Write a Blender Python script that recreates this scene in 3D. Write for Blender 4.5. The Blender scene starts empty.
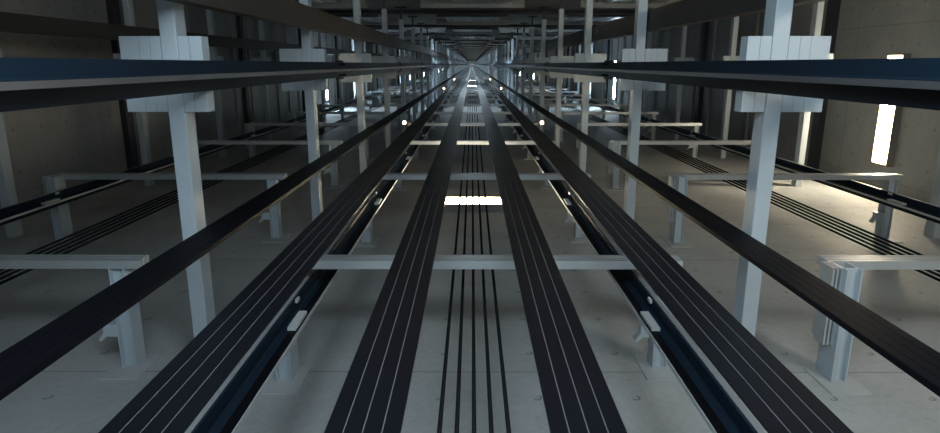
import bpy, bmesh, math, random
from mathutils import Vector, Matrix
random.seed(7)
C = bpy.context.scene.collection
# World axes: X = across the three hoistways, Y = towards the rear concrete wall, Z = up the shaft.

# ------------------------------------------------------------------ dimensions (m)
TOP = 240.0            # ceiling of the shaft
BOT = -1.3             # pit floor
YR = 1.62              # rear wall face
YF = -1.15             # front (landing) wall face
XW = 5.36              # side wall faces
PITCH = 2.92           # hoistway spacing
Z0 = 3.17              # first divider beam level
DZ = 2.615             # level spacing
NLEV = 90
NIND = 62             # levels built as individuals; the few beyond are one mass
FZ0, FDZ, NFL = 9.62, 5.23, 44     # landings
DETAIL = 11            # levels with full part detail

# ------------------------------------------------------------------ material helpers
def mat(name):
    m = bpy.data.materials.new(name); m.use_nodes = True
    nt = m.node_tree
    b = nt.nodes.get('Principled BSDF')
    return m, nt, b
def N(nt, t, **kw):
    n = nt.nodes.new(t)
    for k, v in kw.items(): setattr(n, k, v)
    return n
def math_(nt, op, a, b=None, c=None):
    n = nt.nodes.new('ShaderNodeMath'); n.operation = op
    for i, v in enumerate((a, b, c)):
        if v is None: continue
        if isinstance(v, (int, float)): n.inputs[i].default_value = v
        else: nt.links.new(v, n.inputs[i])
    return n.outputs[0]
def mixc(nt, fac, a, b):
    n = nt.nodes.new('ShaderNodeMix'); n.data_type = 'RGBA'
    if isinstance(fac, (int, float)): n.inputs[0].default_value = fac
    else: nt.links.new(fac, n.inputs[0])
    for sock, v in ((n.inputs[6], a), (n.inputs[7], b)):
        if isinstance(v, tuple): sock.default_value = v
        else: nt.links.new(v, sock)
    return n.outputs[2]
def noise(nt, vec, scale, detail=4, rough=.55):
    n = nt.nodes.new('ShaderNodeTexNoise'); n.inputs['Scale'].default_value = scale
    n.inputs['Detail'].default_value = detail; n.inputs['Roughness'].default_value = rough
    if vec is not None: nt.links.new(vec, n.inputs['Vector'])
    return n.outputs['Fac']
def ramp(nt, fac, lo, hi):
    n = nt.nodes.new('ShaderNodeMapRange'); n.clamp = True
    nt.links.new(fac, n.inputs['Value'])
    n.inputs['From Min'].default_value = lo; n.inputs['From Max'].default_value = hi
    return n.outputs[0]

def paint(name, col, rough, metal=0.0, var=.12, scale=9, bump=0.0, spec=.5):
    m, nt, b = mat(name)
    tc = N(nt, 'ShaderNodeTexCoord')
    f = noise(nt, tc.outputs['Object'], scale)
    dark = tuple(c * (1 - var) for c in col) + (1,)
    lite = tuple(min(1, c * (1 + var)) for c in col) + (1,)
    nt.links.new(mixc(nt, f, dark, lite), b.inputs['Base Color'])
    r = math_(nt, 'MULTIPLY_ADD', f, .2, rough - .1)
    nt.links.new(r, b.inputs['Roughness'])
    b.inputs['Metallic'].default_value = metal
    b.inputs['Specular IOR Level'].default_value = spec
    if bump:
        bp = N(nt, 'ShaderNodeBump'); bp.inputs['Strength'].default_value = bump
        bp.inputs['Distance'].default_value = .004
        nt.links.new(noise(nt, tc.outputs['Object'], 60), bp.inputs['Height'])
        nt.links.new(bp.outputs[0], b.inputs['Normal'])
    return m

def concrete(name, col, axis_u, u0, su, z_off, sz, joint_off, joint):
    """fair-faced concrete: blotches, tie marks on a grid and formwork joints"""
    m, nt, b = mat(name)
    tc = N(nt, 'ShaderNodeTexCoord'); sp = N(nt, 'ShaderNodeSeparateXYZ')
    nt.links.new(tc.outputs['Object'], sp.inputs[0])
    U = sp.outputs[axis_u]; Z = sp.outputs[2]
    big = noise(nt, tc.outputs['Object'], 1.3, 6, .6)
    fine = noise(nt, tc.outputs['Object'], 24, 5, .65)
    blot = math_(nt, 'ADD', math_(nt, 'MULTIPLY', big, .65), math_(nt, 'MULTIPLY', fine, .35))
    base = mixc(nt, ramp(nt, blot, .3, .72), tuple(c * .74 for c in col) + (1,), tuple(min(1, c * 1.18) for c in col) + (1,))
    # tie marks
    cu = math_(nt, 'SUBTRACT', math_(nt, 'MULTIPLY', math_(nt, 'FRACT', math_(nt, 'DIVIDE', math_(nt, 'SUBTRACT', U, u0 - su / 2), su)), su), su / 2)
    cz = math_(nt, 'SUBTRACT', math_(nt, 'MULTIPLY', math_(nt, 'FRACT', math_(nt, 'DIVIDE', math_(nt, 'SUBTRACT', Z, z_off - sz / 2), sz)), sz), sz / 2)
    d = math_(nt, 'SQRT', math_(nt, 'ADD', math_(nt, 'MULTIPLY', cu, cu), math_(nt, 'MULTIPLY', cz, cz)))
    ring = math_(nt, 'LESS_THAN', math_(nt, 'ABSOLUTE', math_(nt, 'SUBTRACT', d, .019)), .0055)
    side = math_(nt, 'GREATER_THAN', math_(nt, 'SUBTRACT', cu, cz), -.006)
    ring = math_(nt, 'MULTIPLY', ring, side)
    plug = math_(nt, 'MULTIPLY', math_(nt, 'LESS_THAN', d, .016), .12)
    # formwork joints across Z and across U
    fz = math_(nt, 'ABSOLUTE', math_(nt, 'SUBTRACT', math_(nt, 'FRACT', math_(nt, 'DIVIDE', math_(nt, 'SUBTRACT', Z, joint_off - joint / 2), joint)), .5))
    jz = math_(nt, 'MULTIPLY', math_(nt, 'LESS_THAN', fz, .006 / joint), .4)
    fu = math_(nt, 'ABSOLUTE', math_(nt, 'SUBTRACT', math_(nt, 'FRACT', math_(nt, 'DIVIDE', math_(nt, 'SUBTRACT', U, u0 + su / 2 - su), su * 2)), .5))
    ju = math_(nt, 'MULTIPLY', math_(nt, 'LESS_THAN', fu, .004 / su), .18)
    pits = math_(nt, 'MULTIPLY', ramp(nt, noise(nt, tc.outputs['Object'], 38, 1, .4), .73, .78), .2)
    k = math_(nt, 'MAXIMUM', math_(nt, 'MAXIMUM', math_(nt, 'MULTIPLY', ring, .55), plug), math_(nt, 'MAXIMUM', jz, math_(nt, 'MAXIMUM', ju, pits)))
    nt.links.new(mixc(nt, k, base, (.03, .03, .03, 1)), b.inputs['Base Color'])
    b.inputs['Roughness'].default_value = .62
    b.inputs['Specular IOR Level'].default_value = .35
    bp = N(nt, 'ShaderNodeBump'); bp.inputs['Strength'].default_value = .25; bp.inputs['Distance'].default_value = .006
    nt.links.new(fine, bp.inputs['Height']); nt.links.new(bp.outputs[0], b.inputs['Normal'])
    return m

def emit(name, col, strength):
    m, nt, b = mat(name)
    b.inputs['Base Color'].default_value = (.8, .8, .8, 1)
    b.inputs['Emission Color'].default_value = col + (1,)
    b.inputs['Emission Strength'].default_value = strength
    return m

M = {}
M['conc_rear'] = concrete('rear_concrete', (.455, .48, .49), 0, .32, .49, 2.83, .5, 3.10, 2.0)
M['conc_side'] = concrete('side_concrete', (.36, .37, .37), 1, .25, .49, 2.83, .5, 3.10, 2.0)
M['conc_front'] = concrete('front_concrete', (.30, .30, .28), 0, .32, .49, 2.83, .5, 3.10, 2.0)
M['conc_floor'] = paint('pit_concrete', (.22, .22, .22), .7, bump=.2)
M['steel'] = paint('pale_grey_paint', (.45, .52, .57), .42, var=.06)
M['plate'] = paint('dull_plate_paint', (.46, .49, .50), .55, var=.08)
M['galv'] = paint('galvanised_steel', (.58, .62, .64), .36, metal=.55, var=.1, scale=14)
M['belt'] = paint('black_belt_coating', (.004, .0044, .007), .38, var=.1, scale=3, spec=.22)
M['beltcable'] = paint('dark_cable_sheath', (.0045, .005, .0075), .5, var=.1, scale=3, spec=.07)
M['rope'] = paint('black_rope_sheath', (.006, .006, .007), .6, var=.2, spec=.15)
M['edge'] = paint('pale_belt_edge', (.085, .09, .10), .6, var=.1)
M['tip'] = paint('rail_tip_highlight', (.50, .53, .55), .45, metal=.2, var=.06)  # paler than the machined steel: the blade tip highlight put into colour
M['strip'] = paint('lit_edge_grey', (.32, .34, .36), .45, metal=.2, var=.1)
M['navy'] = paint('navy_rail_paint', (.011, .022, .037), .40, var=.06, scale=2, spec=.04)
M['blade'] = paint('machined_rail_steel', (.11, .115, .125), .4, metal=.4, var=.1, spec=.3)
M['clip'] = paint('bright_rail_clip', (.72, .76, .78), .35, metal=.3, var=.05)
M['black'] = paint('black_iron', (.006, .006, .008), .45, var=.2, spec=.05)
M['duct'] = paint('brown_grey_duct_paint', (.048, .046, .044), .55, var=.12, spec=.3)
M['housing'] = paint('lamp_housing_paint', (.22, .21, .20), .5, var=.06)
M['door'] = paint('landing_door_steel', (.42, .46, .50), .38, metal=.4, var=.08)
M['sill'] = paint('dark_sill_steel', (.06, .07, .08), .45, metal=.3, var=.1)
M['header'] = paint('header_grey_steel', (.30, .31, .30), .45, metal=.2, var=.1)
M['beam'] = paint('dark_band_steel', (.035, .035, .042), .55, var=.15)
M['lampwarm'] = emit('warm_white_diffuser', (1.0, .86, .64), 66.0)
M['lampfar'] = emit('far_fill_diffuser', (1.0, .96, .90), 60.0)
M['lampdim'] = emit('dim_fill_diffuser', (1.0, .97, .92), .5)
M['lampcool'] = emit('cool_white_diffuser', (.70, .87, 1.0), 75.0)
def diffuser(name, mid, rim, s_mid, s_rim, L, W):
    m, nt, b = mat(name)
    tc = N(nt, 'ShaderNodeTexCoord'); sp = N(nt, 'ShaderNodeSeparateXYZ'); nt.links.new(tc.outputs['Object'], sp.inputs[0])
    ex = ramp(nt, math_(nt, 'SUBTRACT', L / 2, math_(nt, 'ABSOLUTE', sp.outputs[0])), .0, .16)
    ez = ramp(nt, math_(nt, 'SUBTRACT', W / 2, math_(nt, 'ABSOLUTE', sp.outputs[2])), .01, .09)
    f = math_(nt, 'MULTIPLY', ex, ez)
    nt.links.new(mixc(nt, f, rim + (1,), mid + (1,)), b.inputs['Emission Color'])
    nt.links.new(math_(nt, 'MULTIPLY_ADD', f, s_mid - s_rim, s_rim), b.inputs['Emission Strength'])
    return m
M['lampwarm'] = diffuser('warm_white_diffuser', (1.0, .87, .66), (1.0, .70, .32), 70.0, 1.1, 1.40, .34)
M['lamprear'] = diffuser('warm_rear_diffuser', (1.0, .87, .62), (1.0, .74, .40), 70.0, 2.0, .76, .44)
M['bulb'] = emit('warm_bulb_glass', (1.0, .70, .40), 25.0)

# ------------------------------------------------------------------ mesh helpers
def box(bm, x0, x1, y0, y1, z0, z1, mi=0, bev=0.0):
    vs = [bm.verts.new((x, y, z)) for z in (z0, z1) for y in (y0, y1) for x in (x0, x1)]
    idx = ((0, 2, 3, 1), (4, 5, 7, 6), (0, 1, 5, 4), (2, 6, 7, 3), (0, 4, 6, 2), (1, 3, 7, 5))
    fs = [bm.faces.new([vs[i] for i in q]) for q in idx]
    for f in fs: f.material_index = mi
    if bev:
        es = {e for f in fs for e in f.edges}
        r = bmesh.ops.bevel(bm, geom=list(es), offset=bev, segments=2, affect='EDGES', profile=.6)
        for f in r['faces']: f.material_index = mi
def prism(bm, pts, axis, a, b, mi=0):
    """closed 2-D outline (counter-clockwise) swept along axis from a to b"""
    def P(p, t):
        return (t, p[0], p[1]) if axis == 0 else ((p[0], t, p[1]) if axis == 1 else (p[0], p[1], t))
    lo = [bm.verts.new(P(p, a)) for p in pts]; hi = [bm.verts.new(P(p, b)) for p in pts]
    n = len(pts); fs = [bm.faces.new(lo), bm.faces.new(hi)]
    for i in range(n): fs.append(bm.faces.new((lo[i], lo[(i + 1) % n], hi[(i + 1) % n], hi[i])))
    for f in fs: f.material_index = mi
    bmesh.ops.recalc_face_normals(bm, faces=fs)
    return fs
def cyl(bm, p, q, r, seg=12, mi=0, r2=None):
    p, q = Vector(p), Vector(q); d = q - p
    M4 = Matrix.Translation((p + q) / 2) @ d.to_track_quat('Z', 'Y').to_matrix().to_4x4()
    g = bmesh.ops.create_cone(bm, cap_ends=True, segments=seg, radius1=r, radius2=r if r2 is None else r2, depth=d.length, matrix=M4)
    for f in {f for v in g['verts'] for f in v.link_faces}: f.material_index = mi
def mesh(name, bm, *mats):
    me = bpy.data.meshes.new(name)
    bmesh.ops.recalc_face_normals(bm, faces=bm.faces[:])
    bm.to_mesh(me); bm.free()
    for m in mats: me.materials.append(m)
    return me
def obj(name, data, parent=None, loc=(0, 0, 0)):
    o = bpy.data.objects.new(name, data); C.objects.link(o)
    o.location = loc
    if parent is not None: o.parent = parent
    return o
def tag(o, label, cat, group=None, kind=None):
    o['label'] = label; o['category'] = cat
    if group: o['group'] = group
    if kind: o['kind'] = kind
    return o
def thing(name, label, cat, loc, group=None):
    return tag(obj(name, None, None, loc), label, cat, group)
def copy_tree(o, parent=None):
    c = o.copy(); C.objects.link(c)
    if parent is not None: c.parent = parent
    for ch in o.children: copy_tree(ch, c)
    return c
def smooth(me, ang=35):
    for p in me.polygons: p.use_smooth = True
    return me
def B(name, m, *boxes, bev=0.0):
    bm = bmesh.new()
    for b in boxes: box(bm, *b, bev=bev)
    return mesh(name, bm, *(m if isinstance(m, (list, tuple)) else (m,)))

ORD = 'first second third fourth fifth sixth seventh eighth ninth tenth eleventh twelfth'.split()
HW = {0: 'the centre hoistway', 1: 'the lamp-lit outer hoistway', -1: 'the dark outer hoistway'}

# ------------------------------------------------------------------ setting
def structure(name, me, label, cat):
    return tag(obj(name, me), label, cat, None, 'structure')
T = .25
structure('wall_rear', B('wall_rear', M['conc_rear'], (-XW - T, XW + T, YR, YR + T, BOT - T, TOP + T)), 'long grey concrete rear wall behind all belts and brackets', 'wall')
def side_wall(s):
    # flat concrete up to the first landing, shallow horizontal ribs above it
    bm = bmesh.new()
    x0, x1 = (XW, XW + T) if s > 0 else (-XW - T, -XW)
    box(bm, x0, x1, YF - T, YR, BOT - T, TOP + T)
    z = FZ0 + .55
    while z < TOP - .3:
        xa, xb = (XW - .05, XW) if s > 0 else (-XW, -XW + .05)
        box(bm, xa, xb, YF, YR, z, z + .14)
        z += FDZ / 5
    return mesh('side_wall', bm, M['conc_side'])
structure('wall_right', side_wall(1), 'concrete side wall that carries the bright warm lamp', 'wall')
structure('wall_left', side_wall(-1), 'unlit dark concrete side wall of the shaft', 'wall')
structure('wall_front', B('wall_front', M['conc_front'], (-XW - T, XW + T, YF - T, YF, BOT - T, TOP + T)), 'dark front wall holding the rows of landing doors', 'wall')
structure('floor', B('floor', M['conc_floor'], (-XW - T, XW + T, YF - T, YR + T, BOT - T, BOT)), 'concrete pit floor below the camera', 'floor')
structure('ceiling', B('ceiling', M['clip'], (-XW - T, XW + T, YF - T, YR + T, TOP, TOP + T)), 'pale slab closing the far end of the shaft', 'ceiling')
# floor-edge bands of dark steel on the side and front walls at each landing
n = 1
for f in range(NFL):
    z = FZ0 + f * FDZ
    for s in (1, -1):
        xa, xb = (XW - .09, XW) if s > 0 else (-XW, -XW + .09)
        structure('trim_%d' % n, B('floor_band', M['beam'], (xa, xb, YF, YR, z, z + .19)),
                  'dark steel band across the %s side wall at landing level %s' % ('lamp-carrying' if s > 0 else 'unlit', ORD[f] if f < 12 else 'number %d' % (f + 1)), 'trim')
        n += 1
    structure('trim_%d' % n, B('floor_band', M['beam'], (-XW + .1, XW - .1, YF, YF + .07, z - .42, z - .12)),
              'dark steel band across the front wall below landing level %s' % (ORD[f] if f < 12 else 'number %d' % (f + 1)), 'trim')
    n += 1

# landing doors
def door_meshes():
    d = {}
    d['header'] = B('door_header', M['header'], (-.95, .95, YF, YF + .13, 2.42, 2.72), (-.95, .95, YF + .13, YF + .15, 2.40, 2.47))
    d['sill'] = B('door_sill', M['sill'], (-.80, .80, YF, YF + .12, -.10, 0.0), (-.80, .80, YF + .005, YF + .03, -.45, -.10))
    bm = bmesh.new()
    box(bm, 0.004, .57, YF + .035, YF + .07, .02, 2.42)
    for x in (.05, .24, .43): box(bm, x, x + .07, YF + .07, YF + .085, .08, 2.36)
    d['panel_a'] = mesh('door_panel', bm, M['door'])
    bm = bmesh.new()
    box(bm, -.57, -.004, YF + .035, YF + .07, .02, 2.42)
    for x in (-.12, -.31, -.50): box(bm, x, x + .07, YF + .07, YF + .085, .08, 2.36)
    d['panel_b'] = mesh('door_panel', bm, M['door'])
    d['post'] = B('jamb_post', M['galv'], (.59, .66, YF, YF + .06, 0, 2.42))
    d['post_b'] = B('jamb_post', M['galv'], (-.66, -.59, YF, YF + .06, 0, 2.42))
    return d
dm = door_meshes()
def joined(name, *mes):
    bm = bmesh.new(); mats = []
    for me in mes:
        k = len(bm.faces); bm.from_mesh(me); bm.faces.ensure_lookup_table()
        if me.materials[0] not in mats: mats.append(me.materials[0])
        for f in bm.faces[k:]: f.material_index = mats.index(me.materials[0])
    return mesh(name, bm, *mats)
far_door = joined('landing_door', *dm.values())
n = 1
for f in range(NFL):
    z = FZ0 + f * FDZ
    for h in (0, -1, 1):
        o = obj('door_%d' % n, None, None, (h * PITCH, 0, z))
        tag(o, 'grey steel landing door, %s from the bottom end of %s' % (ORD[f] if f < 12 else 'number %d' % (f + 1), HW[h]), 'landing door', None, 'structure')
        if f >= 8:
            obj('door_assembly', far_door, o); n += 1
            continue
        obj('header', dm['header'], o); obj('sill', dm['sill'], o)
        obj('door_panel', dm['panel_a'], o); obj('door_panel', dm['panel_b'], o)
        obj('jamb', dm['post'], o); obj('jamb', dm['post_b'], o)
        n += 1

# ------------------------------------------------------------------ divider beams with rail bracket plates
DW = .0815   # width across X
DD = .115    # depth along Z
def divider_parts():
    p = {}
    bm = bmesh.new()
    pts = [(-DW/2, 0), (DW/2, 0), (DW/2, DD), (-DW/2, DD)]
    box(bm, -DW/2, DW/2, -.90, YR, -.004, DD, bev=.006)
    p['tube'] = mesh('divider_tube', bm, M['steel'])
    p['cleat'] = B('end_cleat', M['beam'], (-.11, .11, YF, YF + .02, -.05, DD + .05), (-.016, .016, YF, -.80, DD, DD + .012), (-.016, .016, YF, -.90, .03, DD))
    bm = bmesh.new()   # plate towards +X, folded up at its end
    box(bm, DW/2 + .002, .096, -.132, .233, 0, .008); box(bm, .098, .151, -.132, .233, 0, .008); box(bm, DW/2, .151, -.132, .233, .008, .010);
    box(bm, DW/2, DW/2 + .008, -.132, .233, .008, .06)
    p['plate'] = mesh('bracket_plate', bm, M['steel'])
    bm = bmesh.new()
    box(bm, -.236, -.151, -.132, .233, 0, .008); box(bm, -.149, -.098, -.132, .233, 0, .008); box(bm, -.096, -DW/2 - .002, -.132, .233, 0, .008); box(bm, -.236, -DW/2, -.132, .233, .008, .010)
    p['plate_long'] = mesh('bracket_plate', bm, M['steel'])
    p['flange'] = B('end_flange', M['steel'], (.151, .159, -.132, .233, 0, .082))
    p['flange_long'] = B('end_flange', M['steel'], (-.244, -.236, -.132, .233, 0, .082))
    return p
dp = divider_parts()
def far_mesh(name, parts, m):
    bm = bmesh.new()
    for me, off in parts:
        k = len(bm.verts); bm.from_mesh(me)
        bm.verts.ensure_lookup_table()
        for v in bm.verts[k:]: v.co += Vector(off)
    return mesh(name, bm, m)
far_div = far_mesh('divider_beam', [(dp['tube'], (0, 0, 0)), (dp['plate'], (0, 0, 0)), (dp['plate_long'], (0, 0, 0)), (dp['cleat'], (0, 0, 0)), (dp['flange'], (0, 0, 0)), (dp['flange_long'], (0, 0, 0))], M['steel'])
DIVX = {'cp': 1.475 + .018, 'cm': -1.487, 'op': 4.43, 'om': -4.43}
WHERE = {'cp': 'between the centre and lamp-lit hoistways', 'cm': 'between the centre and dark outer hoistways',
         'op': 'beside the side wall with the lamp', 'om': 'beside the unlit side wall'}
proto = {}
def build_divider(flip):
    o = thing('divider_beam', 'proto', 'steel beam', (0, 0, 0))
    obj('tube', dp['tube'], o)
    a = obj('rail_bracket', dp['plate'], o); obj('end_flange', dp['flange'], a)
    a = obj('rail_bracket', dp['plate_long'], o); obj('end_flange', dp['flange_long'], a)
    obj('end_cleat', dp['cleat'], o)
    if flip:
        o.scale.x = -1
    return o
first = {}
for key, x in DIVX.items():
    for k in range(NIND):
        z = Z0 + k * DZ
        flip = key in ('cp', 'op')
        if k < DETAIL:
            o = build_divider(flip) if key not in first else copy_tree(first[key])
            first.setdefault(key, o)
            lab = 'white steel divider beam %s, %s nearest the camera' % (WHERE[key], ORD[k] if k else 'the one')
            if k == 0: lab = 'large white divider beam %s, nearest of its line' % WHERE[key]
            else: lab = 'white divider beam %s, %s of its line' % (WHERE[key], ORD[k])
            tag(o, lab, 'steel beam', 'white divider beams', 'thing')
        else:
            o = obj('divider_beam', far_div)
            if flip: o.scale.x = -1
            tag(o, 'tiny distant white divider beam %s' % WHERE[key], 'steel beam', 'far divider beams ' + WHERE[key], 'thing')
        o.location = (x, 0, z)

# ------------------------------------------------------------------ wall brackets (counterweight rail frames)
BX = 1.045
def bracket_parts():
    p = {}
    bm = bmesh.new()      # bar: lower plate plus a ribbed face
    xl = -BX - .045
    box(bm, xl, BX, 1.0, 1.046, 0, .010)
    box(bm, xl, BX, 1.036, 1.046, .010, .115)
    for z in (.010, .037, .064, .091): box(bm, xl, BX, 1.0, 1.036, z + .0, z + .017)
    p['bar'] = mesh('cross_bar', bm, M['galv'])
    def post(z0, z1):
        bm = bmesh.new()
        yt = 1.0 if z0 < 0 else 1.046
        box(bm, -.040, -.033, yt, YR - .008, z0, z1); box(bm, .033, .040, yt, YR - .008, z0, z1)
        box(bm, -.033, .033, yt, YR - .008, z0 + .03, z0 + .038)
        return mesh('post', bm, M['steel'])
    p['post_a'] = post(-.15, .0); p['post_b'] = post(0.0, .105)
    def plate(z0, z1):
        bm = bmesh.new()
        box(bm, -.10, .10, YR - .008, YR, z0, z1)
        return mesh('base_plate', bm, M['plate'])
    p['plate_a'] = plate(-.27, .01); p['plate_b'] = plate(-.12, .17)
    bm = bmesh.new()      # short slanted stub beside the far post
    prism(bm, [(-.040, 1.36), (-.040, 1.43), (-.10, 1.43), (-.135, 1.46), (-.145, 1.45), (-.115, 1.41), (-.115, 1.36)], 2, .0, .055)
    p['arm_b'] = mesh('rail_arm', bm, M['steel'])
    bm = bmesh.new()      # ribbed strut channel hanging from the bar end
    box(bm, -.090, -.040, 1.0, 1.40, -.02, 0)
    for x in (-.090, -.070, -.050): box(bm, x, x + .010, 1.0, 1.42, -.115, -.02)
    p['arm_a'] = mesh('strut_channel', bm, M['galv'])
    return p
bp_ = bracket_parts()
XA, XB = -BX + .005, BX - .08
far_br = far_mesh('wall_bracket', [(bp_['bar'], (0, 0, 0)), (bp_['post_a'], (XA, 0, 0)), (bp_['post_b'], (XB, 0, 0)), (bp_['plate_a'], (XA, 0, 0)), (bp_['plate_b'], (XB, 0, 0))], M['steel'])
def build_bracket():
    o = thing('wall_bracket', 'proto', 'wall bracket', (0, 0, 0))
    obj('cross_bar', bp_['bar'], o)
    a = obj('post', bp_['post_a'], o, (XA, 0, 0)); b = obj('post', bp_['post_b'], o, (XB, 0, 0))
    obj('base_plate', bp_['plate_a'], o, (XA, 0, 0)); obj('base_plate', bp_['plate_b'], o, (XB, 0, 0))
    obj('strut_channel', bp_['arm_a'], o, (XA, 0, 0)); obj('rail_arm', bp_['arm_b'], o, (XB, 0, 0))
    return o
BOFF = .05
BRX = {0: BOFF, 1: 2.945, -1: -2.80}
bproto = None
for h, x in BRX.items():
    for k in range(NIND):
        z = 3.13 + k * DZ
        if k < DETAIL:
            if bproto is None: bproto = o = build_bracket()
            else:
                o = copy_tree(bproto)
                for ch in o.children:
                    if ch.name.startswith('strut'): ch.location.x = XA
            lab = ('pale bracket frame on the rear wall of %s, %s' % (HW[h], 'nearest one' if k == 0 else ORD[k] + ' one up'))
            tag(o, lab, 'wall bracket', 'rear wall bracket frames')
        else:
            o = obj('wall_bracket', far_br)
            tag(o, 'tiny distant bracket frame on the rear wall of %s' % HW[h], 'wall bracket', 'far brackets in ' + HW[h][4:])
        if h == 0 and k < DETAIL:
            for ch in o.children:
                if ch.name.startswith('strut'): ch.location.x += .065
        if h == -1 and k < DETAIL:
            for ch in o.children:
                if ch.location.x > .5: ch.location.x -= .045
        o.location = (x, 0, z)

bm = bmesh.new()
for x in DIVX.values():
    for k in range(NIND, NLEV): box(bm, x - DW / 2, x + DW / 2, -.9, YR - .01, Z0 + k * DZ, Z0 + k * DZ + DD); box(bm, x - .10, x + .10, -.13, .23, Z0 + k * DZ, Z0 + k * DZ + .01)
tag(obj('distant_beamwork', mesh('distant_beamwork', bm, M['steel'])), 'mass of minute white beams at the vanishing end of the shaft', 'steel beam', None, 'stuff')
bm = bmesh.new()
for x in BRX.values():
    for k in range(NIND, NLEV):
        z = 3.13 + k * DZ
        box(bm, x - BX, x + BX, 1.0, 1.046, z, z + .115); box(bm, x + XA - .04, x + XA + .04, 1.0, YR - .01, z - .15, z); box(bm, x + XB - .04, x + XB + .04, 1.046, YR - .01, z, z + .105)
tag(obj('far_bracketry', mesh('far_bracketry', bm, M['steel'])), 'mass of minute pale brackets at the vanishing end of the rear wall', 'wall bracket', None, 'stuff')

# ------------------------------------------------------------------ guide rails
ZB, ZT = BOT + .02, TOP - .02
def rail_profile(flange, ft, blade, bt, neck=.010):
    """T profile, flange back at x=0, blade towards +x, y centred"""
    f, b = flange / 2, bt / 2
    return [(0, -f), (ft * .6, -f), (ft, -b * 1.6), (ft + .006, -b * .8), (blade * .55, -b * .8), (blade * .6, -b), (blade, -b),
            (blade, b), (blade * .6, b), (blade * .55, b * .8), (ft + .006, b * .8), (ft, b * 1.6), (ft * .6, f), (0, f)]
def rail(name, x, y, s, flange, ft, blade, bt, label, group, tip='blade', cat='guide rail'):
    o = thing(name, label, cat, (x, y, 0), group)
    bm = bmesh.new()
    fs = prism(bm, [(s * p[0], p[1]) for p in rail_profile(flange, ft, blade, bt)], 2, ZB, ZT)
    for i in range(4, 10): fs[2 + i].material_index = 1
    obj('rail_section', mesh('rail_section', bm, M['navy'], M['black']), o)
    bm = bmesh.new()
    xs = sorted((s * (blade - .0), s * (blade + .004)))
    box(bm, xs[0], xs[1], -bt / 2, bt / 2, ZB, ZT)
    obj('running_face', mesh('running_face', bm, M[tip]), o)
    return o
def fishplates(o, s, flange, zs, m, ft):
    bm = bmesh.new()
    xs = sorted((-s * .016, -s * .001))
    box(bm, xs[0], xs[1], -flange / 2 - .018, flange / 2 + .018, -.16, .16)
    for z in (-.11, -.04, .04, .11):
        for y in (-flange * .36, flange * .36):
            cyl(bm, (s * ft * .4, y, z), (s * (ft + .012), y, z), .011, 6)
    me = mesh('fishplate', bm, m)
    for z in zs: obj('fishplate', me, o, (0, 0, z))
car_rails = [(-1.316, 1, 'navy main guide rail crossing the divider beams on the dark hoistway side'),
             (1.334, -1, 'navy main guide rail crossing the divider beams on the lamp-lit side')]
for x, s, lab in car_rails:
    o = rail('guide_rail', x, .056, s, .146, .016, .098, .022, lab, 'main guide rails of the centre hoistway')
    fishplates(o, s, .146, [6.40 + 5.23 * i for i in range(10)], M['black'], .016)
for h in (-1, 1):
    x = 1.753 if h > 0 else -1.746
    rail('guide_rail', x, .056, h, .146, .016, .098, .022, 'dark guide rail on the outer face of the divider beams %s' % ('beside the dark hoistway' if h < 0 else 'beside the lamp-lit hoistway'), 'outer guide rails')
for h in (-1, 1):
    rail('guide_rail', h * 4.2717, .056, -h, .146, .016, .098, .022, 'dark guide rail on the divider beams next to the %s side wall' % ('unlit' if h < 0 else 'lamp-carrying'), 'outer guide rails')
# counterweight rails
CY, CXR = 1.185, .885
for h in (0, -1, 1):
    for s in (1, -1):
        if s * h < 0: continue
        x = h * PITCH - h * .05 + s * CXR
        side = ('lamp' if s > 0 else 'dark') if h == 0 else ('divider' if s * h < 0 else 'outer wall')
        o = rail('counterweight_rail', x, CY, -s, .127, .014, .088, .018,
                 'navy counterweight rail near the rear wall, %s side of %s' % (side, HW[h]), 'counterweight guide rails', tip='tip')
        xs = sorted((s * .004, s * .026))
        obj('lit_edge_strip', B('lit_edge_strip', M['strip'], (xs[0], xs[1], -.0635, -.045, ZB, ZT)), o)  # added pale strip: the lit flange edge put into shape and colour
        xs = sorted((-s * .013, -s * .024))
        upper = B('rail_clip', M['clip'], (xs[0], xs[1], -.066, -.048, -.022, .022))
        xs = sorted((-s * .040, -s * .078))
        lower = B('rail_clip', M['clip'], (xs[0], xs[1], -.024, -.0085, -.10, .10))
        for k in range(DETAIL):
            obj('rail_clip', upper, o, (0, 0, 2.90 + k * DZ)); obj('rail_clip', lower, o, (0, 0, 2.74 + k * DZ))

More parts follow.
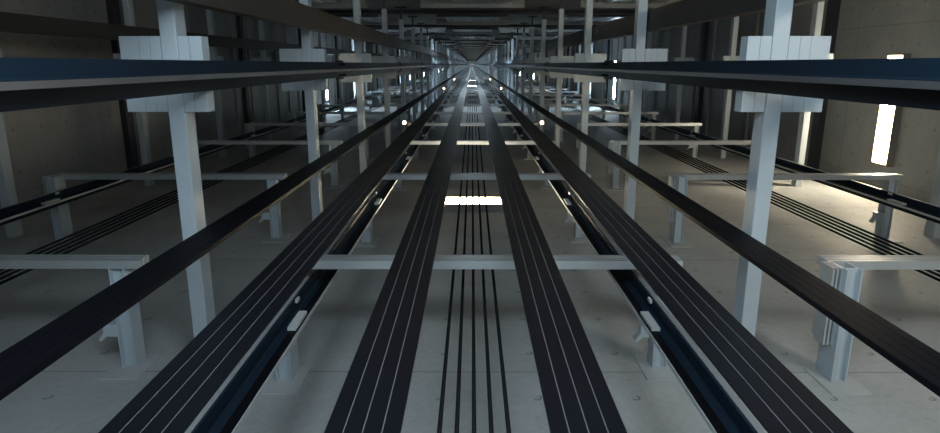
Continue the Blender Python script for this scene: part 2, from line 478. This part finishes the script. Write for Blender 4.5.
# ------------------------------------------------------------------ belts, ropes and cables
BY = .75
def belt(x0, w, y, label, group, edge=0, th=.006):
    o = thing('hoist_belt', label, 'hoist belt', (x0, y, 0), group)
    bm = bmesh.new(); box(bm, -w / 2, w / 2, -th / 2, th / 2, ZB + .02, ZT - .02)
    obj('belt_face', mesh('belt_face', bm, M['belt']), o)
    if edge:
        bm = bmesh.new(); xa = sorted((edge * w / 2, edge * (w / 2 + .0028))); box(bm, xa[0], xa[1], -th / 2 + .0005, th / 2 - .0005, ZB + .02, ZT - .02)
        obj('pale_edge', mesh('pale_edge', bm, M['edge']), o)
PIT = .0406; BWID = .0374
for s, sd in ((-1, 'towards the dark hoistway'), (1, 'towards the lamp-lit hoistway')):
    for i in range(4):
        belt(s * (.157 + BWID / 2 + i * PIT), BWID, BY, 'black flat belt in the inner band %s, %s from centre' % (sd, ORD[i]), 'black belts of the two inner bands', s if i < 3 else 0)
    for i in range(4):
        belt(s * (.560 + BWID / 2 + i * PIT), BWID, .685, 'black flat belt in the outer band %s, %s from its inner edge' % (sd, ORD[i]), 'black belts of the two outer bands', s if i < 3 else 0)
    # ribbed flat travelling cable
    bm = bmesh.new()
    wd = .069 if s > 0 else .076
    box(bm, -wd, wd, 0, .018, ZB + .02, ZT - .02)
    q = wd / 2
    for i in range(4): box(bm, -wd + q * i + .0008, -wd + q * (i + 1) - .0008, -.002, 0, ZB + .02, ZT - .02)
    o = obj('flat_cable', mesh('flat_cable', bm, M['beltcable']), None, (1.174 if s > 0 else -1.193, .752, 0))
    tag(o, 'black ribbed flat cable crossing the divider beams %s' % sd, 'cable', 'flat ribbed cables')
for h in (0, -1, 1):
    for i in range(5):
        bm = bmesh.new(); cyl(bm, (0, 0, ZB + .02), (0, 0, ZT - .02), .0085, 10)
        o = obj('compensating_rope', smooth(mesh('compensating_rope', bm, M['rope'])), None, (h * 2.86 + (i - 2) * .060, 1.235, 0))
        tag(o, 'thin black rope in %s, %s' % (HW[h], 'middle one of five' if i == 2 else '%s of five from the dark side wall' % ORD[i]), 'rope', 'thin black ropes')

# cable ducts on the inner face of each divider line
for h in (0, -1, 1):
    bm = bmesh.new()
    box(bm, -.045, .045, -.46, -.285, ZB + .02, ZT - .02, bev=.004)
    o = obj('cable_duct', mesh('cable_duct', bm, M['duct']), None, (-1.385 + h * PITCH + (.055 if h == 1 else 0), 0, 0))
    tag(o, 'dark grey-brown closed cable duct running up the divider line of %s' % HW[h], 'cable duct', 'cable ducts')

# ------------------------------------------------------------------ lamps
def lamp_parts(L=1.26, W=.34, D=.085):
    """lamp face towards -Y, length along X"""
    bm = bmesh.new()
    t = .018
    box(bm, -L/2, L/2, -.02, 0, -W/2, W/2)
    box(bm, -L/2, L/2, -D, -.02, -W/2, -W/2 + t); box(bm, -L/2, L/2, -D, -.02, W/2 - t, W/2)
    box(bm, -L/2, -L/2 + t, -D, -.02, -W/2 + t, W/2 - t); box(bm, L/2 - t, L/2, -D, -.02, -W/2 + t, W/2 - t)
    hs = mesh('lamp_housing', bm, M['housing'])
    out = {}
    for c in ('warm', 'cool', 'dim', 'rear', 'far'):
        bm = bmesh.new(); box(bm, -L/2 + t, L/2 - t, -D + .004, -.03, -W/2 + t, W/2 - t)
        out[c] = mesh('lamp_diffuser', bm, M['lamp' + c])
    return hs, out
lh, ld = lamp_parts(1.40); sh, sd_ = lamp_parts(.76, .44)
def lamp(x, y, z, rotz, c, label, group, short=False):
    o = thing('wall_lamp', label, 'lamp', (x, y, z), group)
    o.rotation_euler.z = rotz
    obj('housing', sh if short else lh, o); obj('diffuser', (sd_ if short else ld)[c], o)
PER = 6 * DZ
n = 0
lamp(0, YR, 7.10, 0, 'rear', 'bright rectangular lamp on the rear wall behind the thin ropes', 'rear wall lamp', True)
for k in range(15):
    o_ = ORD[k] if k < 12 else 'number %d' % (k + 1)
    lamp(XW, .575, 8.10 + k * PER, -math.pi / 2, 'warm' if k in (0, 2) else 'cool', 'large warm rectangular lamp on the lit side wall' if k == 0 else 'small distant lamp on the lit side wall, %s up' % o_, 'side wall lamps')
    if k:
        o_ = ORD[k - 1] if k < 12 else 'number %d' % k
        lamp(-XW, .58, 7.50 + k * PER, math.pi / 2, 'cool', 'small distant lamp on the dark side wall, %s up' % o_, 'dark wall lamps')
        lamp(0, YF, 7.9 + k * PER, math.pi, 'cool', 'distant lamp on the front wall between landing doors, %s up' % o_, 'front wall lamps')
for k in range(2, 15):  # added lamps that lift the glow towards the vanishing end
    o_ = ORD[k - 1] if k < 12 else 'number %d' % k
    lamp(0, YR, 7.1 + (k + .45) * PER, 0, 'far', 'minute added fill lamp on the rear wall far up the ropes, %s' % o_, 'added rear wall fill lamps', True)
for x in (-2.9, 0, 2.9):  # glowing panels added to keep the far end from going black
    o = thing('ceiling_fill', 'minute added fill panel on the far ceiling above %s' % HW[round(x / 2.9)], 'lamp', (x, .2, TOP), 'far ceiling fill panels')
    o.rotation_euler.x = math.pi / 2
    obj('housing', lh, o); obj('diffuser', ld['dim'], o)

# small warm bulbs on the ends of every sixth centre bracket
def bulb_parts():
    bm = bmesh.new(); cyl(bm, (0, 0, -.02), (0, 0, .02), .045, 16); base = smooth(mesh('bulb_base', bm, M['housing']))
    bm = bmesh.new(); bmesh.ops.create_uvsphere(bm, u_segments=16, v_segments=10, radius=.030)
    return base, smooth(mesh('bulb_globe', bm, M['bulb']))
bb, bg = bulb_parts()
for k in (3, 9, 15):
    for s, sd in ((-1, 'dark'), (1, 'lamp-lit')):
        x = s * 1.18 + (.02 if s > 0 else 0)
        o = thing('signal_bulb', 'small glowing warm bulb on a bracket end on the %s side, %s pair up' % (sd, ORD[(k - 3) // 6]), 'bulb', (x, .985, 3.13 + k * DZ - .06), 'small warm bulbs')
        obj('base', bb, o, (0, 0, .04)); obj('globe', bg, o)
        bm = bmesh.new(); xa = sorted((0, -s * .12)); box(bm, xa[0], xa[1], .005, .05, .045, .058)
        obj('mounting_arm', mesh('mounting_arm', bm, M['housing']), o)

# ------------------------------------------------------------------ lights
def area(name, loc, target, sx, sy, power, col):
    d = bpy.data.lights.new(name, 'AREA'); d.shape = 'RECTANGLE'; d.size = sx; d.size_y = sy
    d.energy = power; d.color = col
    o = bpy.data.objects.new(name, d); C.objects.link(o); o.location = loc
    o.rotation_euler = (Vector(target) - Vector(loc)).to_track_quat('-Z', 'Y').to_euler()
    return o
# unseen lights on the landing side; outer two added to brighten the side hoistways
area('unseen_pit_light', (0, -.95, .55), (0, 1.0, 2.8), 2.2, .8, 98, (.76, .91, 1.0))
area('unseen_pit_light', (2.95, -.95, .9), (4.4, .6, 4.2), 1.2, .6, 55, (1.0, .95, .84))
area('unseen_pit_light', (-2.95, -.95, .9), (-3.3, 1.0, 3.6), 1.2, .6, 3.5, (.78, .91, 1.0))

w = bpy.data.worlds.new('World'); bpy.context.scene.world = w; w.use_nodes = True
w.node_tree.nodes['Background'].inputs[0].default_value = (.02, .025, .03, 1)
w.node_tree.nodes['Background'].inputs[1].default_value = .3

# ------------------------------------------------------------------ camera
F = 627.0; TH = math.atan(152.5 / F)
cam = bpy.data.cameras.new('Camera'); co = bpy.data.objects.new('Camera', cam); C.objects.link(co)
cam.sensor_width = 36; cam.lens = F / 940 * 36; cam.clip_start = .02; cam.clip_end = 300
fwd = Vector((-.0031, math.sin(TH), math.cos(TH))).normalized()
right = Vector((1, 0, .0031)); right = (right - fwd * right.dot(fwd)).normalized()
up = right.cross(fwd)
R = Matrix((right, up, -fwd)).transposed().to_4x4()
R.translation = Vector((-.008, 0, 0))
co.matrix_world = R
sc = bpy.context.scene
sc.camera = co
sc.view_settings.view_transform = 'Standard'; sc.view_settings.look = 'None'
sc.view_settings.gamma = 1; sc.view_settings.exposure = 0.0
sc.cycles.use_denoising = True
sc.cycles.max_bounces = 8; sc.cycles.diffuse_bounces = 4; sc.cycles.glossy_bounces = 3
sc.cycles.sample_clamp_indirect = 4.0
